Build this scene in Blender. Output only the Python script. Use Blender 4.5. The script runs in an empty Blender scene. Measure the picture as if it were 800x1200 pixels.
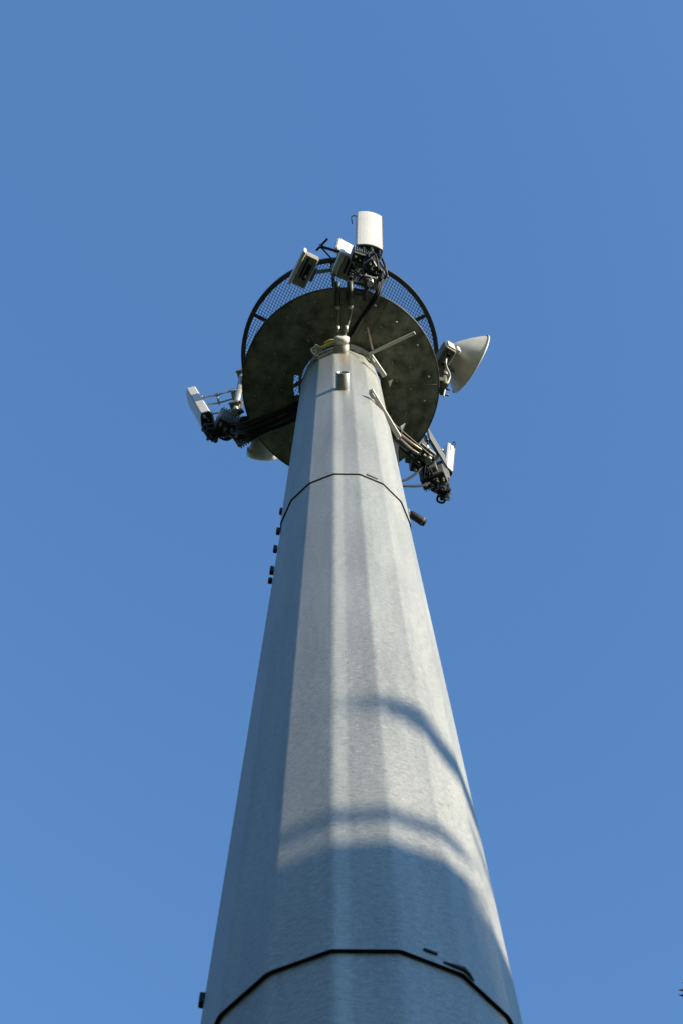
import bpy, bmesh, math, random
from mathutils import Vector, Matrix
random.seed(7)
SC = bpy.context.scene
COL = SC.collection
R = math.radians
PI = math.pi

# ------------------------------------------------------------------ helpers
class MB:
    """collects shapes in world (or local) coordinates and links them as one mesh object"""
    def __init__(s):
        s.bm = bmesh.new(); s.uv = s.bm.loops.layers.uv.new('UVMap')
    def face(s, pts, mi=0, smooth=False):
        f = s.bm.faces.new([s.bm.verts.new(p) for p in pts]); f.material_index = mi; f.smooth = smooth; return f
    def hull(s, rings, mi=0, smooth=False, caps=True, close=True):
        vs = [[s.bm.verts.new(p) for p in r] for r in rings]
        n = len(vs[0])
        for a, b in zip(vs, vs[1:]):
            for i in range(n if close else n - 1):
                j = (i + 1) % n
                f = s.bm.faces.new((a[i], a[j], b[j], b[i])); f.material_index = mi; f.smooth = smooth
        if caps:
            f = s.bm.faces.new(list(reversed(vs[0]))); f.material_index = mi
            f = s.bm.faces.new(vs[-1]); f.material_index = mi
    def box(s, c, size, M=None, mi=0, bev=0.0):
        """box centred at c; M a 3x3 rotation"""
        hx, hy, hz = [v / 2 for v in size]
        c = Vector(c); M = M or Matrix.Identity(3)
        b = min(bev, hx * .45, hy * .45, hz * .45)
        if b <= 0:
            prof = [(-hx, -hy), (hx, -hy), (hx, hy), (-hx, hy)]
            rings = [[(x, y, z) for x, y in prof] for z in (-hz, hz)]
        else:
            def pr(k):
                X, Y = hx - k, hy - k
                return [(-X + b, -Y), (X - b, -Y), (X, -Y + b), (X, Y - b), (X - b, Y), (-X + b, Y), (-X, Y - b), (-X, -Y + b)]
            rings = [[(x, y, -hz) for x, y in pr(b * .8)], [(x, y, -hz + b) for x, y in pr(0)],
                     [(x, y, hz - b) for x, y in pr(0)], [(x, y, hz) for x, y in pr(b * .8)]]
        s.hull([[c + M @ Vector(p) for p in r] for r in rings], mi)
    def bar(s, p0, p1, w, h=None, mi=0, bev=0.0):
        p0, p1 = Vector(p0), Vector(p1); d = p1 - p0
        s.box((p0 + p1) / 2, (w, h or w, d.length), frame(d), mi, bev)
    def tube(s, pts, r, n=8, mi=0, cap=True):
        pts = [Vector(p) for p in pts]; m = len(pts)
        rs = r if isinstance(r, (list, tuple)) else [r] * m
        t0 = (pts[1] - pts[0]).normalized(); F = frame(t0); u = F.col[0].copy()
        rings = []
        for i, p in enumerate(pts):
            t = (pts[min(i + 1, m - 1)] - pts[max(i - 1, 0)]).normalized()
            u = (u - t * u.dot(t)).normalized(); v = t.cross(u)
            rings.append([p + (u * math.cos(a) + v * math.sin(a)) * rs[i] for a in [2 * PI * k / n for k in range(n)]])
        s.hull(rings, mi, True, cap)
    def cyl(s, p0, p1, r, n=16, mi=0, r1=None):
        s.tube([p0, p1], [r, r if r1 is None else r1], n, mi)
    def lathe(s, prof, o, axis, n=32, mi=0, smooth=True, caps=False):
        o = Vector(o); F = frame(Vector(axis))
        rings = [[o + F @ Vector((r * math.cos(2 * PI * k / n), r * math.sin(2 * PI * k / n), h)) for k in range(n)] for r, h in prof]
        s.hull(rings, mi, smooth, caps)
    def build(s, name, mats, parent=None, world=True):
        if parent is not None and world:
            M = Matrix.Translation(parent.location) @ parent.rotation_euler.to_matrix().to_4x4() if parent.parent is None else WM[parent.name]
            s.bm.transform(M.inverted())
        bmesh.ops.recalc_face_normals(s.bm, faces=s.bm.faces)
        me = bpy.data.meshes.new(name); s.bm.to_mesh(me); s.bm.free()
        for m in (mats if isinstance(mats, (list, tuple)) else [mats]): me.materials.append(m)
        o = bpy.data.objects.new(name, me); COL.objects.link(o)
        if parent is not None:
            o.parent = parent
            WM[o.name] = Matrix.Translation(parent.location) @ parent.rotation_euler.to_matrix().to_4x4() if parent.parent is None else WM[parent.name]
        return o
WM = {}
def frame(d):
    z = Vector(d).normalized(); a = Vector((0, 0, 1)) if abs(z.z) < .95 else Vector((1, 0, 0))
    x = a.cross(z).normalized(); y = z.cross(x)
    return Matrix((x, y, z)).transposed()
def RZ(a): return Matrix.Rotation(a, 3, 'Z')
def thing(name, label, cat, loc=(0, 0, 0), rz=0, group=None, kind=None):
    o = bpy.data.objects.new(name, None); COL.objects.link(o); o.empty_display_size = .1
    o.location = loc; o.rotation_euler = (0, 0, rz); return tag(o, label, cat, group, kind)
def tag(o, label=None, cat=None, group=None, kind=None):
    if label: o['label'] = label
    if cat: o['category'] = cat
    if group: o['group'] = group
    if kind: o['kind'] = kind
    return o
def copy_tree(o, parent=None):
    c = o.copy(); COL.objects.link(c)
    if parent is not None: c.parent = parent
    WM[c.name] = WM.get(o.name)
    for ch in list(o.children): copy_tree(ch, c)
    return c
def pol(az, r, z=0.0):
    a = R(az); return Vector((r * math.sin(a), -r * math.cos(a), z))
def rz_out(az): return R(az - 90)            # turns local +x to point outward at azimuth az
def smooth_path(pts, k=6):
    """Catmull-Rom through pts"""
    P = [Vector(p) for p in pts]; out = []
    for i in range(len(P) - 1):
        a, b, c, d = P[max(i - 1, 0)], P[i], P[i + 1], P[min(i + 2, len(P) - 1)]
        for j in range(k):
            t = j / k
            out.append(.5 * ((2 * b) + (c - a) * t + (2 * a - 5 * b + 4 * c - d) * t * t + (3 * b - a - 3 * c + d) * t ** 3))
    return out + [P[-1]]

# ------------------------------------------------------------------ materials
def mat(name, col, rough=.6, metal=0.0, var=.0, scale=8, bump=0.0, col2=None, spec=None, detail=6, stretch=None):
    m = bpy.data.materials.new(name); m.use_nodes = True; nt = m.node_tree; b = nt.nodes['Principled BSDF']
    b.inputs['Base Color'].default_value = (*col, 1); b.inputs['Roughness'].default_value = rough; b.inputs['Metallic'].default_value = metal
    if spec is not None: b.inputs['Specular IOR Level'].default_value = spec
    if var or col2 or bump:
        tc = nt.nodes.new('ShaderNodeTexCoord'); nz = nt.nodes.new('ShaderNodeTexNoise')
        nz.inputs['Scale'].default_value = scale; nz.inputs['Detail'].default_value = detail; nz.inputs['Roughness'].default_value = .65
        src = tc.outputs['Object']
        if stretch:
            mp = nt.nodes.new('ShaderNodeMapping'); mp.inputs['Scale'].default_value = stretch; nt.links.new(src, mp.inputs[0]); src = mp.outputs[0]
        nt.links.new(src, nz.inputs['Vector'])
        rp = nt.nodes.new('ShaderNodeValToRGB'); rp.color_ramp.elements[0].position = .32; rp.color_ramp.elements[1].position = .68
        c0 = tuple(c * (1 - var) for c in col); c1 = col2 or tuple(min(1, c * (1 + var)) for c in col)
        rp.color_ramp.elements[0].color = (*c0, 1); rp.color_ramp.elements[1].color = (*c1, 1)
        nt.links.new(nz.outputs['Fac'], rp.inputs[0]); nt.links.new(rp.outputs[0], b.inputs['Base Color'])
        if bump:
            bp = nt.nodes.new('ShaderNodeBump'); bp.inputs['Strength'].default_value = bump; bp.inputs['Distance'].default_value = .01
            nt.links.new(nz.outputs['Fac'], bp.inputs['Height']); nt.links.new(bp.outputs[0], b.inputs['Normal'])
    return m

def pole_material():
    m = bpy.data.materials.new('galvanised_pole'); m.use_nodes = True; nt = m.node_tree; N = nt.nodes; L = nt.links
    b = N['Principled BSDF']; b.inputs['Metallic'].default_value = POLE_METAL
    uv = N.new('ShaderNodeUVMap'); uv.uv_map = 'UVMap'
    def noise(sx, sy, detail, rough=.6, sc=1.0):
        mp = N.new('ShaderNodeMapping'); mp.inputs['Scale'].default_value = (sx, sy, 1); mp.inputs['Rotation'].default_value = (0, 0, R(3))
        L.new(uv.outputs[0], mp.inputs[0]); n = N.new('ShaderNodeTexNoise'); n.inputs['Scale'].default_value = sc
        n.inputs['Detail'].default_value = detail; n.inputs['Roughness'].default_value = rough; L.new(mp.outputs[0], n.inputs['Vector']); return n.outputs['Fac']
    def mth(op, a, c, cl=False):
        n = N.new('ShaderNodeMath'); n.operation = op; n.use_clamp = cl
        for i, v in enumerate((a, c)):
            if isinstance(v, (int, float)): n.inputs[i].default_value = v
            else: L.new(v, n.inputs[i])
        return n.outputs[0]
    streak = noise(15, 62, 5, .7)         # fine draw lines running round the shaft
    fine = noise(70, 85, 4, .7)          # spangle
    blot = noise(1.3, .55, 5, .6)        # cloudy weathering
    drip = noise(5.5, .35, 4, .6)        # run-off down the shaft
    mask = mth('MULTIPLY', noise(2.2, 1.1, 3), 2.6)      # the draw lines come and go
    mid = noise(22, 34, 4, .65)
    h = mth('ADD', mth('MULTIPLY', mth('MULTIPLY', mth('SUBTRACT', streak, .5), mask), 1.1), mth('MULTIPLY', mth('SUBTRACT', fine, .5), 1.6))
    h = mth('ADD', h, mth('MULTIPLY', mth('SUBTRACT', mid, .5), .75))
    h = mth('ADD', h, mth('MULTIPLY', mth('SUBTRACT', blot, .5), .38)); h = mth('ADD', h, mth('MULTIPLY', mth('SUBTRACT', drip, .5), .6))
    # paler zinc-sprayed band along the weld on the front facet
    sx = N.new('ShaderNodeSeparateXYZ'); L.new(uv.outputs[0], sx.inputs[0])
    wob = mth('MULTIPLY', mth('SUBTRACT', noise(2, 14, 4), .5), .05)
    band = mth('SUBTRACT', 1, mth('MULTIPLY', mth('ABSOLUTE', mth('SUBTRACT', mth('ADD', sx.outputs[0], wob), WELD_U), 0), 20.0), True)
    h = mth('ADD', h, mth('MULTIPLY', mth('MULTIPLY', band, 1.7, True), .27)); h = mth('ADD', h, .5, True)
    rp = N.new('ShaderNodeValToRGB'); e = rp.color_ramp.elements
    e[0].position = .1; e[1].position = .9; k = POLE_COL
    e[0].color = (.60 * k[0], .60 * k[1], .60 * k[2], 1); e[1].color = (1.38 * k[0], 1.38 * k[1], 1.38 * k[2], 1)
    L.new(h, rp.inputs[0])
    # rusty run-off below the upper cable port
    su = mth('SUBTRACT', 1, mth('MULTIPLY', mth('ABSOLUTE', mth('SUBTRACT', mth('ADD', sx.outputs[0], wob), 100.135), 0), 12.0), True)
    sz = N.new('ShaderNodeMapRange'); L.new(sx.outputs[1], sz.inputs['Value'])
    for nm, v in zip(('From Min', 'From Max', 'To Min', 'To Max'), (24.9, 26.0, 0, 1)): sz.inputs[nm].default_value = v
    st = mth('MULTIPLY', mth('MULTIPLY', su, sz.outputs[0]), mth('ADD', drip, .25), True)
    mx = N.new('ShaderNodeMixRGB'); L.new(st, mx.inputs[0]); L.new(rp.outputs[0], mx.inputs[1]); mx.inputs[2].default_value = (.28, .17, .07, 1)
    L.new(mx.outputs[0], b.inputs['Base Color'])
    mr = N.new('ShaderNodeMapRange'); mr.inputs['To Min'].default_value = .42; mr.inputs['To Max'].default_value = .62
    L.new(h, mr.inputs['Value']); L.new(mr.outputs[0], b.inputs['Roughness'])
    bp = N.new('ShaderNodeBump'); bp.inputs['Strength'].default_value = .22; bp.inputs['Distance'].default_value = .004
    L.new(mth('ADD', mth('MULTIPLY', fine, .5), streak), bp.inputs['Height']); L.new(bp.outputs[0], b.inputs['Normal'])
    return m

POLE_METAL = .5; POLE_COL = (.276, .283, .262); WELD_U = 100.06
M = {}
M['pole'] = pole_material()
M['galv'] = mat('galvanised_steel', (.30, .31, .30), .45, .6, .25, 9, .05)
M['galv_dull'] = mat('dull_galvanised', (.15, .155, .135), .55, .35, .3, 5, .05)
M['floor'] = mat('platform_underside', (.145, .152, .118), .6, .15, .75, 4.2, .06, detail=8)
M['dark'] = mat('dark_steel', (.026, .028, .027), .5, .3, .3, 8)
M['mesh'] = mat('screen_steel', (.21, .215, .22), .38, .6, .3, 6)
M['rail'] = mat('rail_steel', (.042, .045, .043), .5, .3, .3, 6)
M['white'] = mat('white_radome', (.46, .45, .415), .42, 0, .05, 3)
M['off'] = mat('offwhite_plastic', (.5, .5, .47), .45, 0, .08, 4)
M['equip'] = mat('equipment_grey', (.10, .104, .096), .5, .1, .2, 7)
M['olive'] = mat('weathered_box', (.10, .094, .07), .6, .1, .3, 8)
M['black'] = mat('black_rubber', (.008, .008, .009), .65, 0, spec=.25)
M['dish'] = mat('dish_back', (.47, .44, .37), .4, .1, .16, 3.5, .02)
M['copper'] = mat('copper_tape', (.30, .22, .15), .4, .6, .2, 12)
M['rope'] = mat('yellow_sleeve', (.72, .52, .20), .7, 0, .2, 20)
M['concrete'] = mat('concrete', (.35, .34, .32), .9, 0, .15, 4, .1)
M['grass'] = mat('grass', (.06, .085, .03), .95, 0, .4, .6, .2, (.11, .12, .05))
M['gravel'] = mat('gravel', (.30, .28, .25), .95, 0, .35, 18, .4)
M['render'] = mat('pale_render', (.42, .40, .36), .9, 0, .08, 1.5, .05)
M['glass'] = mat('window_glass', (.03, .04, .05), .08, 0, spec=.6)
M['frame'] = mat('window_frame', (.7, .7, .68), .5)
M['bark'] = mat('bark', (.10, .075, .055), .9, 0, .3, 9, .4)
M['wood'] = mat('woodland', (.022, .032, .014), .95, 0, .5, .45, .3, (.045, .06, .022))
M['box'] = mat('beige_housing', (.20, .195, .16), .5, .1, .18, 7)
M['leaf'] = mat('leaf', (.045, .075, .025), .55, 0, .45, 2.5, 0, (.085, .115, .035))

# ------------------------------------------------------------------ light, sky, camera
SUN_AZ, SUN_EL = 60.0, 10.0      # azimuth measured at the pole from the camera's side towards +x
sun_xy = Vector((math.sin(R(SUN_AZ)), -math.cos(R(SUN_AZ)), 0)); hv = Vector((math.cos(R(SUN_AZ)), math.sin(R(SUN_AZ)), 0))
sun_v = sun_xy * math.cos(R(SUN_EL)) + Vector((0, 0, math.sin(R(SUN_EL))))
w = bpy.data.worlds.new('World'); SC.world = w; w.use_nodes = True
nt = w.node_tree; sky = nt.nodes.new('ShaderNodeTexSky'); sky.sky_type = 'NISHITA'; sky.sun_disc = False
sky.sun_elevation = R(SUN_EL); sky.sun_rotation = math.atan2(sun_v.x, sun_v.y)
sky.air_density = 1.0; sky.dust_density = 0.0; sky.ozone_density = 3.9; sky.altitude = 100
bg = nt.nodes['Background']; bg.inputs[1].default_value = .15; nt.links.new(sky.outputs[0], bg.inputs[0])
sd = bpy.data.lights.new('sun', 'SUN'); sd.energy = 3.6; sd.angle = R(.53); sd.color = (1, .87, .66)
so = bpy.data.objects.new('sun', sd); COL.objects.link(so); so.rotation_euler = (-sun_v).to_track_quat('-Z', 'Y').to_euler()
so.location = sun_v * 60
SC.view_settings.view_transform = 'Standard'; SC.view_settings.look = 'None'; SC.view_settings.gamma = 1; SC.view_settings.use_curve_mapping = False
SC.view_settings.exposure = 1.57

pt, ro, pa = 1.28514, .02519, -.00605
ex = Vector((math.cos(pa), -math.sin(pa), 0)); ey = Vector((math.sin(pa), math.cos(pa), 0)); ez = Vector((0, 0, 1))
fwd = ey * math.cos(pt) + ez * math.sin(pt); u0 = -ey * math.sin(pt) + ez * math.cos(pt)
right = ex * math.cos(ro) - u0 * math.sin(ro); up = ex * math.sin(ro) + u0 * math.cos(ro)
cd = bpy.data.cameras.new('camera'); co = bpy.data.objects.new('camera', cd); COL.objects.link(co)
co.matrix_world = Matrix.Translation((0, -5.5, 1.6)) @ Matrix((right, up, -fwd)).transposed().to_4x4()
cd.sensor_fit = 'VERTICAL'; cd.sensor_height = 36; cd.sensor_width = 24; cd.lens = 2200 / 1200 * 36; cd.clip_start = .05; cd.clip_end = 3000
cd.dof.use_dof = True; cd.dof.focus_distance = 24.5; cd.dof.aperture_fstop = 4.5
SC.camera = co

# ------------------------------------------------------------------ ground
g = MB(); n = 48
for a, b in [(0, 6), (6, 60), (60, 900)]:
    for i in range(n):
        t, q = 2 * PI * i / n, 2 * PI * (i + 1) / n
        pts = [(b * math.cos(t), b * math.sin(t), 0), (b * math.cos(q), b * math.sin(q), 0)]
        pts += [(a * math.cos(q), a * math.sin(q), 0), (a * math.cos(t), a * math.sin(t), 0)] if a else [(0, 0, 0)]
        g.face(pts)
tag(g.build('ground', M['grass']), None, None, None, 'structure')
g = MB(); g.lathe([(0.02, .004), (3.6, .004)], (0, 0, 0), (0, 0, 1), 40)
tag(g.build('gravel_path', M['gravel']), None, None, None, 'structure')

# unseen wooded hillside, added to block bright low sky from the pole's left side
g = MB(); rh = random.Random(4); NA, NR = 46, 16; vs = []
for i in range(NA + 1):
    az = -6 - 168 * i / NA; row = []
    for j in range(NR + 1):
        d = 24 + 66 * j / NR; e_ = min(1, math.sin(PI * i / NA) * 2.2)
        row.append(g.bm.verts.new(pol(az, d + rh.uniform(-1, 1), -.2 + (66 * (j / NR) ** .9 + (rh.uniform(-2.2, 2.2) if j else 0)) * e_)))
    vs.append(row)
for i in range(NA):
    for j in range(NR): g.bm.faces.new((vs[i][j], vs[i + 1][j], vs[i + 1][j + 1], vs[i][j + 1]))
tag(g.build('sky_block_hill', M['wood']), None, None, None, 'structure')

# ------------------------------------------------------------------ the pole
Z1, R1, Z2, R2, ZF = 9.82, .8685, 19.47, .66, 26.383
SL = (R2 - R1) / (Z2 - Z1); PH = 2.405    # azimuth of the front facet's middle
pole = thing('monopole', 'tall tapering many-sided galvanised steel pole seen from its foot', 'mast pole', (0, 0, 0))
def section(za, ra, zb, rb, lip, thick=.012):
    b = MB(); NS = 16; rows = 14; rv = .018
    def outline(r):
        pts = []
        for k in range(NS):
            c = pol(PH + (k + .5) * 22.5, r)
            a_ = (pol(PH + (k - .5) * 22.5, r) - c).normalized(); b_ = (pol(PH + (k + 1.5) * 22.5, r) - c).normalized()
            P0, P2 = c + a_ * rv, c + b_ * rv
            for t in (0, .25, .5, .75, 1):     # quadratic curve with the corner as its control point
                pts.append(P0 * (1 - t) ** 2 + c * 2 * t * (1 - t) + P2 * t * t)
        return pts
    cuts = [za + (zb - za) * i / rows for i in range(rows + 1)]
    prev = None; n = NS * 5
    for z in cuts:
        r = ra + (rb - ra) * (z - za) / (zb - za)
        o = outline(r); vs = [b.bm.verts.new((p.x, p.y, z)) for p in o]
        us = [0]
        for i in range(n): us.append(us[-1] + (o[(i + 1) % n] - o[i]).length)
        i0 = n - 3     # the middle of the bend left of the front facet: u = 100
        us = [u - us[i0] + 100.0 if i > n / 2 else u - us[i0] + 100.0 + us[n] for i, u in enumerate(us)]
        if prev:
            for i in range(n):
                j = (i + 1) % n; f = b.bm.faces.new((prev[0][i], prev[0][j], vs[j], vs[i]))
                f.smooth = False
                ua, ub = prev[1][i], prev[1][i + 1]; va, vb = us[i], us[i + 1]
                if ub < ua: ub = ua + .03
                if vb < va: vb = va + .03
                for lp, (u, v) in zip(f.loops, ((ua, prev[2]), (ub, prev[2]), (vb, z), (va, z))): lp[b.uv].uv = (u, v)
        prev = (vs, us, z)
    if lip:   # rolled-out lower edge of a sleeve and the dark gap behind it
        o0 = outline(ra); o1 = outline(ra - thick)
        b.hull([[(p.x, p.y, za) for p in o0], [(p.x, p.y, za) for p in o1], [(p.x, p.y, za + .12) for p in outline(ra - thick - .006)]], 1, False, False)
    return b.build('shaft_section', [M['pole'], M['dark']], pole)
section(-.02, R1 - .024 - SL * 9.84, Z1 + .45, R1 - .024 + SL * .45, False)
section(Z1, R1, Z2 + .4, R2 - .016 + SL * .4, True, .006)
section(Z2, R2, ZF - .03, .5254, True, .007)
def prad(z, az=None):
    r = R1 + SL * (z - Z1) if z < Z2 else R2 + (.5254 - R2) * (z - Z2) / (ZF - Z2)
    return r * math.cos(PI / 16)
b = MB(); b.lathe([(1.3, -.02), (1.3, .06), (1.08, .06), (1.05, .075)], (0, 0, 0), (0, 0, 1), 16, 0, False)
b.build('base_flange', M['galv'], pole)
# cable ports: short open pipes welded to the front of the shaft
def port(z, az, L, r):
    b = MB(); o = pol(az, prad(z) - .02, z); d = pol(az, 1)
    b.lathe([(r, 0), (r, L + .02), (r - .008, L + .026), (r - .016, L + .02), (r - .016, .05)], o, d, 28)
    b.lathe([(r - .016, .05), (.001, .05)], o, d, 28, 1)
    return b.build('cable_port', [M['galv'], M['black']], pole)
port(23.63, 2.2, .20, .083)
port(26.07, 2.4, .10, .10)
b = MB(); o = pol(2.4, prad(26.07) + .10, 26.07)
b.lathe([(.084, 0), (.084, .03), (.1, .035), (.1, .10), (.06, .12), (.02, .12)], o, pol(2.4, 1), 24); b.build('port_boot', M['off'], pole)
# small plates by the two sleeve edges
b = MB(); b.box(pol(25.5, prad(Z2 + .05) + .006, Z2 + .06), (.12, .018, .022), RZ(R(25.5)), 0, .004); b.build('lifting_lug', M['galv_dull'], pole)
b = MB(); b.box(pol(24.5, prad(Z1 + .08) + .006, Z1 + .085), (.075, .014, .016), RZ(R(24.5)), 0, .004); b.build('lifting_lug', M['dark'], pole)
b = MB(); zs = Z1 + .012
b.tube([pol(29, R1 * math.cos(PI / 16) / math.cos(R(29 - 24.9)) + .004, zs + .02), pol(33, R1 * math.cos(PI / 16) / math.cos(R(33 - 24.9)) + .006, zs + .016), pol(36.1, R1 + .004, zs + .02), pol(38.5, R1 * math.cos(PI / 16) / math.cos(R(38.5 - 47.4)) + .006, zs + .012), pol(41, R1 * math.cos(PI / 16) / math.cos(R(41 - 47.4)) + .003, zs)], [.004, .011, .016, .013, .004], 8)
b.build('sealant_bead', M['dark'], pole)
# climbing-rail clips on the far left edge
for z, s_ in ((19.95, 1), (19.25, 1), (18.66, 1), (18.0, 1.15), (17.7, .55), (10.52, .8)):
    az = -78; r = (R1 + SL * (z - Z1) if z < Z2 else R2 + (.5254 - R2) * (z - Z2) / (ZF - Z2)) - .006
    b = MB(); b.box(pol(az, r + .012, z), (.045, .038, .13 * s_), RZ(R(az)), 0, .006); b.build('rail_clip', M['black'], pole)
# top flange below the platform
b = MB(); b.hull([[pol(a, r, z) for r, z in ((.53, ZF - .10), (.60, ZF - .10), (.60, ZF - .06), (.53, ZF - .06))] for a in range(14, 66, 4)], 0, False)
b.build('top_flange', M['galv'], pole)

# ------------------------------------------------------------------ the platform
RF, RR, HR = 1.324, 1.40, 1.95
plat = thing('platform', 'round dark steel work platform with an open mesh deck near the top of the pole', 'platform', (0, 0, ZF))
b = MB(); na = 96; radii = [.535, .57, .635, .9, 1.1, RF]
def hole(i, j):
    az = (i + .5) / na * 360 - 180
    return -100 < az < -76 and j in (1,)
def inr(az): return .54
for i in range(na):
    a0, a1 = -180 + 360 * i / na, -180 + 360 * (i + 1) / na
    for j in range(len(radii) - 1):
        if hole(i, j): continue
        for z, mi in ((ZF, 0), (ZF + .03, 0)):
            b.face([pol(a0, radii[j], z), pol(a1, radii[j], z), pol(a1, radii[j + 1], z), pol(a0, radii[j + 1], z)], mi)
    b.face([pol(a0, RF, ZF), pol(a1, RF, ZF), pol(a1, RF, ZF + .03), pol(a0, RF, ZF + .03)])
b.build('floor_plate', M['floor'], plat)
for az in (-29, 31, 91, 151, 211, 271):     # cover strips over the joints between the plate segments
    b = MB(); b.bar(pol(az, .62, ZF - .006), pol(az, RF - .03, ZF - .006), .012, .055); b.build('seam_strip', M['floor'], plat)
def make_bolt():
    b = MB(); b.lathe([(.002, 0), (.024, 0), (.024, -.012), (.012, -.012)], (0, 0, 0), (0, 0, 1), 10, 0, False)
    b.lathe([(.014, -.012), (.014, -.045), (.011, -.05), (.002, -.05)], (0, 0, 0), (0, 0, 1), 6, 1, False); return b.build('bolt', [M['floor'], M['galv']], plat, False)
bolt0 = make_bolt(); first = True
for az0 in range(-180, 180, 20):
    for r, d in ((1.16, 4), (.97, -3), (.78, 6)):
        az = az0 + d + random.uniform(-3, 3); p = pol(az, r + random.uniform(-.03, .03))
        o = bolt0 if first else copy_tree(bolt0); first = False; o.location = p; o.rotation_euler = (0, 0, random.uniform(0, 1))
# edge angle around the floor
b = MB(); b.lathe([(RF - .012, ZF - .003), (RF + .006, ZF - .003), (RF + .006, ZF + .05), (RF + .001, ZF + .05), (RF + .001, ZF + .002)], (0, 0, 0), (0, 0, 1), 120); b.build('floor_rim', M['rail'], plat)
# upper walkway: open expanded-metal deck in a flat ring, a storey above the solid floor
zt = ZF + HR
b = MB(); b.lathe([(RR - .04, zt), (RR + .026, zt), (RR + .026, zt + .09), (RR + .016, zt + .09), (RR + .016, zt + .01), (RR - .04, zt + .01), (RR - .04, zt)], (0, 0, 0), (0, 0, 1), 120, 0, False); b.build('deck_ring', M['rail'], plat)
for az in (-62, -3, 66, 118, 178, 238):
    b = MB(); b.bar(pol(az, .44, zt + .02), pol(az, RR - .04, zt + .02), .05, .05, 0, .003); b.build('deck_spoke', M['rail'], plat)
b = MB(); b.cyl((0, 0, ZF + .031), (0, 0, zt + .3), .43, 16); b.build('inner_shaft', M['galv_dull'], plat)
b = MB(); cx, cy = .054, .064
def strand(p, q):
    p, q = Vector((p[0], p[1], zt + .035)), Vector((q[0], q[1], zt + .035))
    if not (.43 < ((p + q) / 2).xy.length < RR - .02): return
    d = (q - p).normalized(); sd_ = Vector((-d.y, d.x, 0)) * .0037; dz_ = Vector((0, 0, .0045)); ti = Vector((0, 0, .0035)) * (1 if d.x * d.y > 0 else -1)
    b.hull([[c - sd_ - dz_ - ti, c + sd_ - dz_ + ti, c + sd_ + dz_ + ti, c - sd_ + dz_ - ti] for c in (p, q)], 0, False, False)
ca_, sa_ = math.cos(R(-14)), math.sin(R(-14))
def nd(i, j): x, y = i * cx / 2, j * cy / 2; return (x * ca_ - y * sa_, x * sa_ + y * ca_)
for i in range(-54, 55):
    for j in range(-46, 47):
        if (i + j) % 2 == 0:
            strand(nd(i, j), nd(i + 1, j + 1)); strand(nd(i, j), nd(i + 1, j - 1))
b.build('mesh_deck', M['mesh'], plat)
# stiffeners under the floor
b = MB(); b.bar(pol(41, .58, ZF - .10), pol(54.8, 1.23, ZF - .10), .042, .042, 0, .004); b.build('stiffener_bar', M['off'], plat)
b = MB(); b.cyl(pol(54.8, 1.21, ZF), pol(54.8, 1.21, ZF - .14), .02, 8); b.build('stiffener_bolt', M['galv'], plat)
b = MB(); b.bar(pol(25.5, .88, ZF - .06), (.43, -.56, 25.98), .022, .022); b.build('hanger_rod', M['copper'], plat)
for p, q in (((.40, -.535, 25.7), (.575, -.25, 25.75)), ((.353, -.574, 23.5), (.68, .035, 23.58))):   # bracing bars that pass the pole's right flank
    b = MB(); b.bar(p, q, .06, .06, 0, .006); d = (Vector(q) - Vector(p)).normalized()
    b.build('brace_bar', M['off'], plat); b = MB(); b.box(Vector(p) * .97 + d * .05 + Vector((0, 0, p[2] * .03)), (.05, .09, .07), frame(d), 0, .006); b.build('brace_foot', M['galv'], plat)
for p in ((.63, -.10, 26.05), (.73, .16, 24.6)):
    p = Vector(p); b = MB(); q, r_ = p + Vector((.07, .02, .26)), p + Vector((.02, .14, .26)); n_ = (q - p).cross(r_ - p).normalized() * .006
    b.hull([[p - n_, q - n_, r_ - n_], [p + n_, q + n_, r_ + n_]]); b.build('gusset', M['floor'], plat)
# the three twin booms that carry the antenna groups
for az, z, off, r0, w_ in ((-113, 26.15, .085, .55, .045), (133, 26.2, .09, .55, .04), (11, 26.3, .11, 1.2, .05)):
    b = MB(); t = pol(az + 90, 1); r1_ = 1.5
    for s_ in (-1, 1):
        b.bar(pol(az, r0, z) + t * off * s_, pol(az, r1_, z) + t * off * s_, w_, w_, 0, .006)
    for r in (1.28, 1.42): b.bar(pol(az, r, z) - t * (off - .02), pol(az, r, z) + t * (off - .02), .04, .04)
    b.build('boom', M['dark'], plat)

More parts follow.
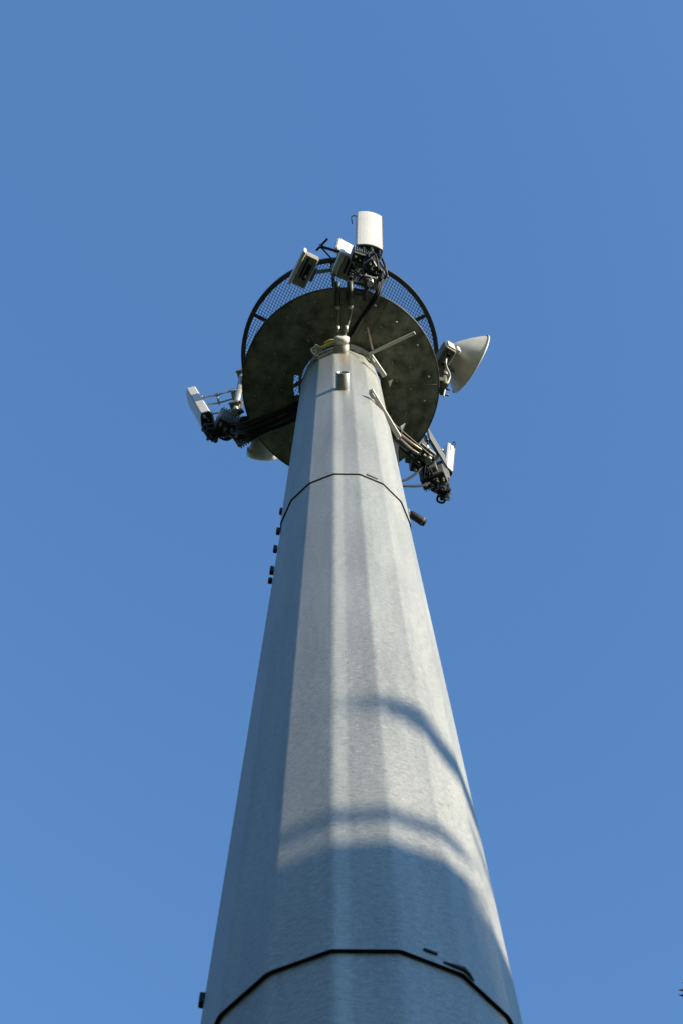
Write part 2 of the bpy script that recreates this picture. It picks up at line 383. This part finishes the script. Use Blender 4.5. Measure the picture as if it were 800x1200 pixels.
# ------------------------------------------------------------------ antenna groups
def panel_profile(w_, d_):
    pts = [(-d_ / 2, -w_ / 2 + .02), (-d_ / 2 + .02, -w_ / 2)]
    pts += [(d_ * .22, -w_ / 2), (d_ * .30, -w_ / 2 + .012)]
    for k in range(1, 8):
        t = -1 + 2 * k / 8; pts.append((d_ * .30 + d_ * .2 * (1 - t * t), t * (w_ / 2 - .012)))
    pts += [(d_ * .30, w_ / 2 - .012), (d_ * .22, w_ / 2), (-d_ / 2 + .02, w_ / 2), (-d_ / 2, w_ / 2 - .02)]
    return pts
def make_panel(w_, d_, h_, tilt, arm_len):
    """panel antenna; local x outward, base at the bottom of the radome"""
    root = thing('panel_antenna', 'x', 'antenna')
    T = Matrix.Rotation(R(tilt), 3, 'Y')
    pr = panel_profile(w_, d_); b = MB()
    def ring(z, k=1.0): return [T @ Vector((x * k, y * k, z)) for x, y in pr]
    b.hull([ring(0), ring(h_ - .03), ring(h_, .93)], 0, False)
    rad = b.build('radome', M['white'], root, False)
    s = MB()
    for sg in (-1, 1): s.bar(T @ Vector((d_ * .27, sg * (w_ / 2 - .001), .02)), T @ Vector((d_ * .27, sg * (w_ / 2 - .001), h_ - .03)), .008)
    s.build('side_seam', M['equip'], root, False)
    c = MB(); c.hull([ring(-.05, .98), ring(-.002, .98)], 0, False); c.build('end_cap', M['dark'], root, False)
    for k in range(6):
        c = MB(); y = (k - 2.5) * w_ * .15; x = -.02 + .045 * (k % 2)
        c.cyl(T @ Vector((x, y, -.05)), T @ Vector((x, y, -.14)), .024, 10); c.cyl(T @ Vector((x, y, -.14)), T @ Vector((x, y, -.27)), .019, 8)
        c.build('connector', M['black'] if k % 3 else M['galv'], root, False)
    for z, dark in ((h_ * .16, 0), (h_ * .80, 1)):
        c = MB(); x0 = -d_ / 2
        p = T @ Vector((x0, 0, z))
        q = Vector((-arm_len, 0, p.z))
        mid = (p + q) / 2
        c.box(p + Vector((-.02, 0, 0)), (.05, .20, .10), T, 0, .008)
        for s_ in (-1, 1):
            c.bar(p + Vector((-.03, s_ * .06, .02)), mid + Vector((0, s_ * .06, -.05)), .018, .045)
            c.bar(mid + Vector((0, s_ * .06, -.05)), q + Vector((0, s_ * .06, .02)), .018, .045)
        c.cyl(mid + Vector((0, -.09, -.05)), mid + Vector((0, .09, -.05)), .017, 8)
        c.box(q, (.10, .16, .10), None, 0, .01); c.build('bracket', M['galv'], root, False)
    c = MB(); c.tube(smooth_path([T @ Vector((-d_ * .1, -w_ / 2 - .004, h_ - .05)), T @ Vector((-d_ * .15, -w_ / 2 - .05, h_ - .02)), T @ Vector((-d_ * .1, -w_ / 2 - .075, h_ - .2)), T @ Vector((-d_ * .1, -w_ / 2 - .06, h_ - .55))]), .008, 6)
    c.build('earth_wire', M['black'], root, False)
    return root
ga = 'tall white panel antennas of the three groups'
pa_front = make_panel(.37, .17, 1.95, 6.2, .42); tag(pa_front, 'tall white panel antenna standing highest, above the front of the mesh screen', group=ga)
pa_front.location = (.445, -1.66, 27.42); pa_front.rotation_euler = (0, 0, rz_out(13))
pa_left = copy_tree(pa_front); tag(pa_left, 'tall white panel antenna hung out on a bracket, farthest left of the platform')
pa_left.location = (-1.862, .62, 26.95); pa_left.rotation_euler = (0, R(4), rz_out(-101))
pa_right = copy_tree(pa_front); tag(pa_right, 'white panel antenna half hidden behind grey plate and looped black cables')
pa_right.location = (1.39, 1.62, 27.35); pa_right.rotation_euler = (0, 0, rz_out(133))

# mounts: pipe, clamps, arms
def make_mount(az, r, z0, z1, label, toward):
    root = thing('antenna_mount', label, 'mount', pol(az, r, z0), rz_out(az), 'steel mounting pipes of the antenna groups')
    L = z1 - z0
    b = MB(); b.cyl((0, 0, 0), (0, 0, L), .045, 14); b.build('pipe', M['galv'], root, False)
    for z in (.25, L * .8):
        b = MB(); b.bar((0, -.07, z), (-toward, -.07, z), .04, .06, 0, .004); b.build('arm', M['galv_dull'], root, False); b = MB(); b.bar((0, .07, z), (-toward, .07, z), .04, .06, 0, .004); b.build('arm', M['galv_dull'], root, False)
        b = MB(); b.box((0, 0, z), (.13, .2, .07), None, 0, .01)
        for s_ in (-1, 1): b.cyl((.08, s_ * .075, z), (-.1, s_ * .075, z), .011, 6)
        b.build('clamp', M['galv_dull'], root, False)
    b = MB(); b.bar((-.02, 0, .05), (-.02, .0, .62), .02, .16, 0, .004); b.build('back_plate', M['galv_dull'], root, False)
    return root
make_mount(17, 1.46, 26.2, 29.3, 'vertical steel pipe behind the highest white panel antenna', .10)
make_mount(-102, 1.47, 26.3, 29.2, 'vertical steel pipe at the left rim, joined to the bracketed white panel', .10)
make_mount(132, 1.55, 26.2, 29.2, 'vertical steel pipe among the cables on the platform underside at lower right', .18)

# radio units
def make_radio():
    root = thing('radio_unit', 'x', 'radio unit')
    w_, d_, h_ = .30, .15, .46
    b = MB(); b.box((0, 0, h_ / 2), (d_, w_, h_), None, 0, .012); b.build('housing', M['equip'], root, False)
    f = MB()
    for k in range(9): f.box((d_ / 2 + .011, -w_ / 2 + .022 + k * (w_ - .044) / 8, h_ / 2), (.022, .009, h_ - .04))
    f.build('heat_sink', M['equip'], root, False)
    c = MB(); c.box((-.0, 0, -.008), (d_ * .8, w_ * .9, .016)); c.build('base_plate', M['dark'], root, False)
    for k in range(4):
        c = MB(); y = (k - 1.5) * .068; c.cyl((.012 * (-1) ** k, y, -.016), (.012 * (-1) ** k, y, -.07), .02, 10); c.cyl((.012 * (-1) ** k, y, -.07), (.012 * (-1) ** k, y, -.14), .013, 8)
        c.build('connector', M['galv'] if k == 3 else M['olive'], root, False)
    c = MB(); c.tube(smooth_path([(0, -w_ / 2 + .04, h_), (0, -w_ / 2 + .05, h_ + .05), (0, w_ / 2 - .05, h_ + .05), (0, w_ / 2 - .04, h_)]), .011, 6); c.build('handle', M['dark'], root, False)
    c = MB(); c.box((-d_ / 2 - .03, 0, h_ / 2), (.06, .16, .3), None, 0, .006); c.build('mount_plate', M['galv_dull'], root, False)
    return root
radio0 = make_radio(); gr_ = 'grey radio units hung below the antennas'
spots = [   # x, y, z, facing, tip, label
    ((.40, -1.33, 26.66), 200, .9, 'grey radio unit lowest at the front, against the edge of the platform floor'),
    ((.48, -1.50, 26.65), 60, 1.0, 'grey radio unit right below the highest white panel, wrapped in loose cables'),
    ((.34, -1.60, 26.98), 20, 1.0, 'grey radio unit squeezed between the small box antenna and the front panel'),
    ((-1.54, .58, 26.5), 30, 1.25, 'dark radio unit between the left panel antenna and the platform rim'),
    ((-1.30, .68, 26.45), 150, 1.2, 'dark radio unit tucked behind the left boom beside the small drum'),
    ((1.33, 1.52, 26.72), 120, 1.0, 'dark radio unit directly under the half hidden white panel, buried in cable loops'),
    ((1.02, 1.10, 26.5), 100, 1.2, 'grey radio unit nearest the pole in the lower right antenna group'),
    ((1.24, 1.42, 26.55), 160, 1.2, 'grey radio unit lowest in the lower right antenna group, ringed by cable loops'),
]
for i, (p, az, k_, lab) in enumerate(spots):
    o = radio0 if i == 0 else copy_tree(radio0)
    tag(o, lab, group=gr_); o.location = p; o.rotation_euler = (0, 0, rz_out(az)); o.scale = (k_, k_, k_)

# flat grey plate by the right-hand group
pl = MB(); c = Vector((1.32, 1.12, 27.25)); Mx = RZ(math.atan2(.42, .235)); pl.box(c, (.50, .03, .62), Mx, 0, .006)
pl.bar(c + Mx @ Vector((-.2, .03, -.25)), c + Mx @ Vector((.2, .03, .25)), .02); pl.bar(c + Mx @ Vector((-.12, .05, .1)), c + Mx @ Vector((.14, .05, .1)), .03)
tag(pl.build('backing_plate', M['equip']), 'flat grey metal plate in front of the half hidden white panel', 'plate')

# round lens-like filter cans seen end-on
def can(p, d, r, L, label):
    t = thing('filter_can', label, 'filter', p, 0, 'round dark cans among the antenna cables')
    d = Vector(d).normalized(); p = Vector(p)
    b = MB(); b.lathe([(.002, 0), (r, 0), (r, L), (r * .8, L), (r * .74, L - .02), (.002, L - .03)], p, d, 24); b.build('can_body', M['dark'], t)
    b = MB(); b.lathe([(r * 1.08, L * .45), (r * 1.08, L * .58), (r, L * .6), (r, L * .43), (r * 1.08, L * .45)], p, d, 24, 0, False); b.build('clamp_band', M['galv'], t)
can((-1.33, .60, 26.75), (.1, -.35, -1), .10, .30, 'round dark can with a pale rim at the left rim of the platform')
can((1.13, 1.16, 26.75), (.1, -.3, -1), .10, .28, 'round dark can in the middle of the lower right antenna group')
can((.50, -1.42, 26.85), (.05, -.25, -1), .085, .26, 'round dark can below the highest white panel antenna')

# small white panel on a stub at the front-left rim
sp = thing('small_panel', 'short white box antenna leaning back beside the highest panel', 'antenna', (.085, -1.28, 29.66), rz_out(30))
b = MB(); T = Matrix.Rotation(R(9), 3, 'Y'); b.box(T @ Vector((0, 0, .28)), (.10, .27, .52), T, 0, .02); b.build('radome', M['white'], sp, False)
b = MB(); b.cyl((-.09, 0, -1.5), (-.09, 0, .45), .025, 10); b.box((-.05, 0, .1), (.08, .1, .06)); b.box((-.05, 0, .36), (.08, .1, .06)); b.build('stub_mast', M['galv'], sp, False)
b = MB(); b.cyl((0, .03, -.12), (0, .03, .0), .022, 8); b.cyl((0, -.06, -.1), (0, -.06, .0), .018, 8); b.build('connector', M['off'], sp, False)

# horizontal dark support with a T end
ta = thing('outrigger_arm', 'thin dark outrigger arm with a crossbar end at the front left of the screen', 'arm', (-.23, -1.55, 28.62))
b = MB(); b.bar((-.23, -1.56, 28.62), (.14, -1.44, 28.62), .035, .05); b.bar((-.23, -1.56, 28.62), (-.05, -1.40, 28.3), .02, .03); b.build('rod', M['dark'], ta)
b = MB(); b.bar((-.29, -1.50, 28.62), (-.12, -1.67, 28.62), .03); b.bar((-.235, -1.56, 28.5), (-.235, -1.56, 28.74), .03); b.build('crossbar', M['dark'], ta)

# square flat dish, its back towards the viewer
sq = thing('square_antenna', 'square grey box antenna with a pale rim at the front left of the screen', 'antenna', (-.44, -1.36, 27.6), rz_out(-62))
b = MB(); b.box((0, 0, .16), (.20, .46, .29), None, 0, .015); b.build('housing', M['box'], sq, False)
b = MB(); b.box((.125, 0, .16), (.05, .51, .34), None, 0, .02); b.build('radome', M['off'], sq, False)
b = MB(); b.box((-.02, .0, .012), (.06, .24, .02), None, 0, .004); b.box((.04, .04, .012), (.025, .30, .012)); b.build('cable_slot', M['black'], sq, False)
b = MB(); b.cyl((-.03, -.06, .02), (-.03, -.06, -.06), .02, 10); b.build('connector', M['galv'], sq, False)
sq['category'] = 'antenna'
b = MB(); b.bar((-.1, 0, .2), (-.36, .16, .3), .05, .05); b.box((-.12, 0, .16), (.06, .2, .2), None, 0, .01); b.cyl((-.36, .16, -.2), (-.36, .16, .95), .03, 10); b.build('bracket', M['galv_dull'], sq, False)

s2 = copy_tree(sq); tag(s2, 'smaller grey box antenna above the twin conduits, its pale edge in shade'); s2.location = (.17, -1.39, 27.5); s2.scale = (1.35, .74, .8)
s2.rotation_euler = (0, 0, rz_out(-66))

# big microwave dish on the right
dz = 27.45; dc = Vector((1.83, -.01, dz)); dax = Vector((.80, .52, .02)).normalized()
di = thing('microwave_dish', 'large grey parabolic dish facing away at the right of the platform', 'dish', dc)
b = MB(); prof = []
Rd, Dd = .465, .43
for k in range(15):
    r = .04 + (Rd - .04) * k / 14; prof.append((r, -Dd + Dd * (r / Rd) ** 1.45))
b.lathe(prof, dc, dax, 48); b.build('reflector', M['dish'], di)
b = MB(); b.lathe([(Rd, -.012), (Rd + .006, -.012), (Rd + .006, .008), (Rd - .006, .012), (.01, .05)], dc, dax, 48); b.build('radome', M['white'], di)
hub = dc - dax * Dd
b = MB(); b.lathe([(.02, -.06), (.075, -.06), (.085, .02), (.06, .06)], hub, dax, 24); b.build('hub', M['galv'], di)
side = Vector((-dax.y, dax.x, 0)).normalized(); Mb = Matrix((dax, side, Vector((0, 0, 1)))).transposed()
bc = hub - dax * .02 + side * .03 + Vector((0, 0, -.42))
b = MB(); b.box(bc, (.17, .32, .40), Mb, 0, .015); ob = b.build('outdoor_unit', M['olive'], di)
b = MB()
for s_ in (-1, 1): b.cyl(bc + side * .07 * s_ + Vector((0, 0, -.22)), bc + side * .07 * s_ + Vector((0, 0, -.27)), .024, 12)
b.build('unit_gland', M['black'], di)
b = MB(); b.box(bc - side * .172, (.11, .02, .34), Mb, 0, .005); b.build('unit_cover', M['off'], di)
b = MB(); b.box(bc - side * .15 + dax * .13 + Vector((0, 0, .1)), (.06, .06, .25), Mb, 0, .01); b.build('unit_latch', M['off'], di)
b = MB(); m0 = Vector((1.43, .03, 27.2)); b.cyl(m0 - Vector((0, 0, .35)), m0 + Vector((0, 0, .55)), .05, 14)
b.bar(m0 + Vector((0, 0, .1)), hub - dax * .03, .09, .09, 0, .01)
b.box(m0, (.15, .17, .12), Mb, 0, .012); b.box(m0 + Vector((0, 0, .22)), (.15, .17, .12), Mb, 0, .012)
for s_ in (-1, 1):
    for q in (0, .22): b.cyl(m0 + side * s_ * .07 - dax * .13 + Vector((0, 0, q)), m0 + side * s_ * .07 + dax * .13 + Vector((0, 0, q)), .012, 6)
b.build('bracket', M['galv_dull'], di)
b = MB(); b.box((1.36, .10, 26.62), (.12, .2, .18), RZ(.2), 0, .01); b.cyl((1.40, .05, 26.4), (1.42, .03, 26.95), .04, 12); b.build('rim_clamp', M['olive'], di)
for k in range(3):
    b = MB(); b.cyl((1.34, .04 + .08 * k, 26.56 + .03 * (k % 2)), (1.46 + .02 * (k % 2), .06 + .08 * k, 26.54), .016, 6); b.build('clamp_bolt', M['dark'], di)
b = MB(); b.tube(smooth_path([bc + Vector((0, 0, -.25)) + side * -.02, bc + Vector((.0, .06, -.34)), Vector((1.50, .03, 26.9)), Vector((1.42, .12, 26.6)), Vector((1.38, .2, 26.4))]), .011, 8); b.build('cable', M['off'], di)

# small drum dish at lower left
dd = thing('drum_dish', 'small tan drum antenna with a white rim, hanging lowest on the left', 'dish', (-1.10, .98, 27.0))
da = Vector((-.12, .99, 0)).normalized(); o = Vector((-1.11, 1.03, 26.9))
b = MB(); b.lathe([(.02, -.34), (.08, -.34), (.10, -.26), (.17, -.12), (.205, -.04), (.205, .0)], o, da, 36); b.build('drum_body', M['dish'], dd)
b = MB(); b.lathe([(.205, -.045), (.222, -.045), (.222, .055), (.20, .07), (.01, .09)], o, da, 36); b.build('radome', M['white'], dd)
b = MB(); b.bar(o + Vector((.16, -.33, .1)), o + Vector((.16, .0, .1)), .025); b.box(o + Vector((0, -.40, 0)), (.2, .14, .2), None, 0, .01); b.bar(o + Vector((0, -.42, 0)), o + Vector((.02, -.62, -.2)), .05, .05); b.build('bracket', M['olive'], dd)

# ------------------------------------------------------------------ cables
def cables(name, label, cat, paths, m, k=6, part='cable'):
    t = thing(name, label, cat, paths[0][0][0])
    for pts, r in paths:
        b = MB(); b.tube(smooth_path(pts, k), r, 8); b.build(part, m, t)
    return t
# twin conduits from the port to the front rim
cf = thing('feeder_conduits', 'pair of dark conduits running from the upper port to the front rim', 'conduit', pol(2.4, .66, 26.08))
for x0, x1 in ((-.03, -.005), (.075, .16)):
    b = MB(); b.tube(smooth_path([(.02 + x0 * .3, -.64, 26.07), (x0 + .01, -.80, 26.12), (x1, -1.02, 26.2), (x1, -1.16, 26.22)]), .022, 10); b.build('hose', M['galv_dull'], cf)
    b = MB(); b.cyl((x1, -1.12, 26.215), (x1, -1.44, 26.24), .042, 12); b.build('sleeve', M['dark'], cf)
    b = MB(); b.cyl((x1, -1.07, 26.21), (x1, -1.14, 26.216), .034, 12); b.build('coupling', M['galv'], cf)
    b = MB(); b.cyl((x0 + .01, -.78, 26.11), (x0 + .02, -.86, 26.14), .03, 10); b.build('coupling', M['galv'], cf)
# thick black bundle to the right of them
pth = []
for k in range(6):
    j = lambda s_=.012: random.uniform(-s_, s_)
    o = .03 * (k % 3) - .03; q = .035 * (k // 3)
    pth.append(([(.05 + j(), -.63, 26.06 + q), (.13 + o, -.70 + j(), 26.14 + q), (.30 + o + j(.02), -.93 - o, 26.22 + q + j()), (.47 + o + j(.02), -1.17 - o, 26.24 + q + j()), (.55 + o * .6, -1.34 + j(.03), 26.36), (.56 + j(.03), -1.47, 26.62), (.47 + j(.05), -1.52, 26.68)], .017))
cables('feeder_bundle', 'thick bundle of black cables fanning from the upper port to the highest panel', 'cables', pth, M['black'])
rl = random.Random(12); pl_ = []
for k in range(7):
    o = -.10 + .035 * k; j = lambda: rl.uniform(-.02, .02)
    a_ = pol(-113, .60, 26.08) + pol(-23, 1) * o; z_ = pol(-113, 1.38, 26.1) + pol(-23, 1) * (o * 1.2)
    pl_.append(([a_, a_ * .66 + z_ * .34 + Vector((j(), j(), -.05 + j())), a_ * .3 + z_ * .7 + Vector((j(), j(), -.03 + j())), z_, z_ + pol(-113, .16, .25) + Vector((j() * 3, j() * 3, 0))], .024))
cables('feeder_bundle', 'flat run of thick black cables under the left boom, from pole to radios', 'cables', pl_, M['black'], 4)
# jumper loops
def loops(name, label, c, n_, spread, r, seed, ends, drop):
    rnd = random.Random(seed); ps = []
    for k in range(n_):
        a = Vector(ends[k % len(ends)][0]); z = Vector(ends[k % len(ends)][1]); jj = lambda s_: Vector((rnd.uniform(-s_, s_), rnd.uniform(-s_, s_), rnd.uniform(-s_, s_)))
        m = (a + z) / 2 + Vector((0, 0, -drop * rnd.uniform(.5, 1.1))) + jj(spread)
        ps.append(([a + jj(.06), a * .7 + m * .3 + Vector((0, 0, -drop * .5)) + jj(spread * .5), m, z * .7 + m * .3 + Vector((0, 0, -drop * .4)) + jj(spread * .5), z + jj(.06)], r * rnd.uniform(.8, 1.15)))
    return cables(name, label, 'cables', ps, M['black'])
loops('jumper_cables', 'tangle of black jumper cables under the highest white panel', None, 14, .13, .014, 3,
      [((.445, -1.66, 27.28), (.36, -1.62, 26.85)), ((.5, -1.64, 27.28), (.47, -1.53, 26.6)), ((.40, -1.62, 27.26), (.22, -1.47, 26.5)), ((.52, -1.68, 27.27), (.60, -1.40, 26.45))], .22)
loops('jumper_cables', 'tangle of black jumper cables under the far left panel antenna', None, 22, .10, .021, 5,
      [((-1.86, .63, 26.8), (-1.74, .74, 26.5)), ((-1.82, .62, 26.8), (-1.55, .60, 26.52)), ((-1.80, .68, 26.8), (-1.40, .66, 26.5)), ((-1.88, .60, 26.8), (-1.62, .60, 26.6))], .16)
loops('jumper_cables', 'tangle of black jumper cables hanging under the half hidden right panel', None, 24, .12, .019, 8,
      [((1.37, 1.62, 27.15), (1.24, 1.42, 26.5)), ((1.42, 1.66, 27.15), (1.40, 1.60, 26.6)), ((1.34, 1.68, 27.15), (1.10, 1.15, 26.45)), ((1.40, 1.60, 27.2), (1.36, 1.70, 26.7))], .12)
cables('drooping_cables', 'two long black cables drooping beside the pole at lower right', 'cables',
       [([(.70, .80, 26.3), (.66, .84, 25.9), (.69, .98, 25.2), (.80, 1.05, 25.3), (.98, 1.18, 26.1), (1.05, 1.2, 26.4)], .018),
        ([(.72, .82, 26.3), (.67, .86, 25.9), (.70, 1.02, 25.1), (.86, 1.12, 25.25), (1.05, 1.30, 25.9), (1.16, 1.38, 26.3)], .018)], M['black'])
cables('riser_cables', 'dark strap of feeder cables lying along the right flank of the pole', 'cables',
       [([(.60 + .02 * k, .36 + .04 * k, 24.2 - .1 * k), (.63 + .02 * k, .50 + .04 * k, 25.2), (.68 + .02 * k, .74 + .02 * k, 26.15)], .022) for k in range(4)], M['black'], 4)
cables('tinned_jumpers', 'shiny copper-coloured jumpers between the right brace and antenna group', 'cables',
       [([(.72, .30, 24.6), (.75, .50, 25.6), (.90, .74, 26.1), (1.08, .90, 26.2), (1.2, 1.0, 26.3)], .017), ([(.70, .42, 25.0), (.76, .62, 25.8), (.92, .84, 26.1), (1.06, .96, 26.2)], .015)], M['copper'])
# yellow sleeve and frayed wire ends at the pole top
cables('yellow_sleeve', 'yellowish wrapped cable lying around the front left of the pole top', 'sleeve',
       [([(-.01, -.60, 26.12), (-.08, -.63, 26.16), (-.16, -.60, 26.17), (-.25, -.57, 26.15)], .024), ([(-.02, -.62, 26.18), (-.10, -.66, 26.2), (-.2, -.62, 26.2)], .016)], M['rope'])
rw = random.Random(2)
cables('wire_ends', 'frayed pale wire ends bunched at the left of the pole top', 'wires',
       [([(-.25, -.56, 26.15), (-.30 + rw.uniform(-.05, .05), -.56 + rw.uniform(-.06, .06), 26.16), (-.33 + rw.uniform(-.05, .05), -.50 + rw.uniform(-.06, .06), 26.1), (-.30 + rw.uniform(-.05, .05), -.46 + rw.uniform(-.05, .05), 26.0)], .011) for k in range(7)], M['off'])

# hooded fitting on the pole's right flank
lf = thing('hooded_fitting', 'small dark hooded fitting jutting from the right edge of the pole', 'fitting', (.655, -.01, 20.2))
b = MB(); b.box((.645, -.01, 20.2), (.05, .07, .09), RZ(R(-5)), 0, .01); b.bar((.64, -.02, 20.2), (.72, .03, 20.2), .03); b.build('bracket', M['galv_dull'], lf)
b = MB(); P0 = Vector((.665, 0, 20.2)); P1 = Vector((.825, .105, 20.17)); F = frame(P1 - P0)
b.tube([P0, P0 + (P1 - P0) * .12, P0 + (P1 - P0) * .85, P1], [.032, .042, .046, .036], 16); b.build('hood', M['black'], lf)
b = MB(); b.lathe([(.047, 0), (.05, .0), (.05, .012), (.047, .012), (.047, 0)], P0 + (P1 - P0) * .78, P1 - P0, 20, 0, False); b.build('hood_ring', M['equip'], lf)

# ------------------------------------------------------------------ what stands behind the photographer and throws the shade
te = math.tan(R(SUN_EL))
def at(d, h, z): return sun_xy * d + hv * h + Vector((0, 0, z))
Mw = Matrix((hv, sun_xy, Vector((0, 0, 1)))).transposed()
DB = 33.0
zr = 11.0 + DB * te; zw = 10.72 + DB * te
bd = thing('flat_roofed_building', 'pale rendered flat-roofed building with a rooftop rail', 'building', at(DB + 4, -6, 0))
b = MB(); b.box(at(DB + 4.5, -8.05, zr / 2), (16, 9, zr), Mw); b.build('wall', M['render'], bd)
b = MB(); b.box(at(DB + 4.7, 3.95, zw / 2), (7.97, 8.6, zw), Mw); b.build('side_wing', M['render'], bd)
b = MB(); b.box(at(DB + .12, -6.1, zr + .335), (12.05, .05, .21), Mw, 0, .01)
for h in (-1.6, -3.2, -4.8, -6.4, -8, -9.6, -11.2): b.box(at(DB + .2, h, zr + .15), (.05, .05, .5), Mw)
b.build('roof_rail', M['galv'], bd)
for fl in range(4):
    for k in range(6):
        h = -15 + k * 2.5; z = 1.9 + fl * 3.1
        b = MB(); b.box(at(DB - .015, h, z), (1.3, .06, 1.5), Mw); f = b.build('window', M['frame'], bd)
        b = MB(); b.box(at(DB - .05, h, z), (1.14, .03, 1.34), Mw); b.build('pane', M['glass'], f)

# ------------------------------------------------------------------ trees
def leafy(bm_, p, n_, spread, size, rnd):
    for _ in range(n_):
        v = Vector((rnd.gauss(0, 1), rnd.gauss(0, 1), rnd.gauss(0, 1))) * spread
        c = p + v; d = Vector((rnd.uniform(-1, 1), rnd.uniform(-1, 1), rnd.uniform(-.8, .5))).normalized()
        s_ = d.cross(Vector((rnd.uniform(-1, 1), rnd.uniform(-1, 1), rnd.uniform(-1, 1)))).normalized(); L = size * rnd.uniform(.7, 1.3)
        nrm = d.cross(s_)
        bm_.face([c - d * L * .5, c + s_ * L * .24 + nrm * L * .05, c + d * L * .5, c - s_ * L * .24 + nrm * L * .05], 0)
def tree(label, base, h, cr, czr, seed, extra=None, leaf=.12, ncl=260):
    rnd = random.Random(seed); base = Vector(base); t = thing('tree', label, 'tree', base)
    tb = MB(); top = base + Vector((rnd.uniform(-.3, .3), rnd.uniform(-.3, .3), h))
    path = smooth_path([base, base + Vector((.1, .05, h * .33)), base + Vector((-.08, .1, h * .66)), top], 5)
    tb.tube(path, [.26 * (1 - .85 * i / (len(path) - 1)) for i in range(len(path))], 10)
    cc = base + Vector((0, 0, h - czr * .92)); tips = []
    for k in range(26):
        st = path[rnd.randint(6, len(path) - 2)]
        while True:
            v = Vector((rnd.uniform(-1, 1), rnd.uniform(-1, 1), rnd.uniform(-1, 1)))
            if .3 < v.length < 1: break
        e = cc + Vector((v.x * cr, v.y * cr, v.z * czr)); mid = st * .5 + e * .5 + Vector((0, 0, .35))
        pp = smooth_path([st, mid, e], 4); tb.tube(pp, [.06 * (1 - .85 * i / (len(pp) - 1)) for i in range(len(pp))], 6); tips += [mid, e]
    lb = MB()
    for k in range(ncl):
        q = rnd.choice(tips) + Vector((rnd.gauss(0, .28), rnd.gauss(0, .28), rnd.gauss(0, .28)))
        leafy(lb, q, 26, .17, leaf, rnd)
    if extra: extra(tb, lb, rnd)
    tb.build('trunk', M['bark'], t); lb.build('crown', [M['leaf'], M['wood']], t)
    return t
DT = 29.0
def bough(tb, lb, rnd):
    zz = DT * te
    p = smooth_path([at(DT, 3.3, 11.2 + zz), at(DT, 1.9, 11.7 + zz), at(DT, .75, 12.15 + zz), at(DT, .06, 12.66 + zz), at(DT, -.12, 12.80 + zz), at(DT, -.26, 12.93 + zz), at(DT, -.38, 13.06 + zz), at(DT, -.47, 13.12 + zz), at(DT, -.62, 13.10 + zz)], 5)
    n_ = len(p); tb.tube(p, [.19 * (1 - .7 * (i / (n_ - 1)) ** 1.5) for i in range(n_)], 8)
    for q in p[len(p) // 3:]: leafy(lb, q, 7, .09, .11, rnd)
    p = smooth_path([at(DT, .75, 12.15 + zz), at(DT + .4, .3, 12.75 + zz), at(DT + .5, .0, 13.02 + zz), at(DT + .5, -.3, 13.3 + zz), at(DT + .5, -.5, 13.42 + zz)], 5)
    n_ = len(p); tb.tube(p, [.05 * (1 - .7 * i / (n_ - 1)) for i in range(n_)], 6)
    for q in p: leafy(lb, q, 3, .07, .1, rnd)
    p = smooth_path([at(DT, 3.3, 10.6 + zz), at(DT, 1.6, 10.95 + zz), at(DT, .55, 11.4 + zz), at(DT, .22, 11.75 + zz), at(DT, .06, 11.95 + zz)], 5)
    n_ = len(p); tb.tube(p, [.11 * (1 - .7 * i / (n_ - 1)) for i in range(n_)], 8)
    for q in p[4:]: leafy(lb, q, 4, .06, .09, rnd)
tree('broad tree beside the flat-roofed building with one long arching bough', at(DT, 3.6, 0), 11.2 + DT * te + 1.2, 2.1, 3.0, 11, bough)
def twig(tb, lb, rnd):
    p = smooth_path([(4.2, 2.2, 12.2), (3.3, 1.95, 13.0), (2.7, 1.75, 13.35), (2.36, 1.63, 13.47)], 5)
    tb.tube(p, [.03 * (1 - .8 * i / (len(p) - 1)) for i in range(len(p))], 6)
    for a_, b_, wv in (((2.42, 1.63, 13.48), (2.258, 1.60, 13.445), .016), ((2.43, 1.68, 13.46), (2.262, 1.634, 13.437), .018), ((2.40, 1.60, 13.5), (2.286, 1.55, 13.46), .010)):
        a_, b_ = Vector(a_), Vector(b_); d = (b_ - a_); m_ = a_ * .45 + b_ * .55
        for k in range(3):
            s_ = (Matrix.Rotation(k * PI / 3, 3, d) @ d.cross(Vector((0, .4, 1))).normalized()) * wv
            lb.face([a_, m_ + s_, b_, m_ - s_], 1)
    for q in p[:-4]: leafy(lb, q, 3, .05, .08, rnd)
tree('leafy tree whose outermost dark twig just enters beside the lower right of the pole', (5.3, 2.3, 0), 14.3, 2.0, 2.6, 5, twig)

t0 = tree('unseen tall bushy tree added in a row to darken the left of the pole', (-9.5, -1.0, 0), 15.5, 3.0, 5.6, 21, None, .2, 330); t0['group'] = 'row of added shading trees'  # out-of-view row, added to keep low sky light off the left facets
for x, y, k, a in ((-10.5, 4.5, 1.15, 1.2), (-8.6, 9.5, 1.1, 2.5), (-9.0, -6.5, 1.05, 4.0), (-13.5, 1.5, 1.3, 5.1)):
    o = copy_tree(t0); o.location = (x, y, 0); o.scale = (k, k, k); o.rotation_euler = (0, 0, a)

SC.cycles.use_denoising = True
try: SC.cycles.denoiser = 'OPENIMAGEDENOISE'
except Exception: pass
SC.cycles.max_bounces = 6; SC.cycles.diffuse_bounces = 3; SC.cycles.glossy_bounces = 4
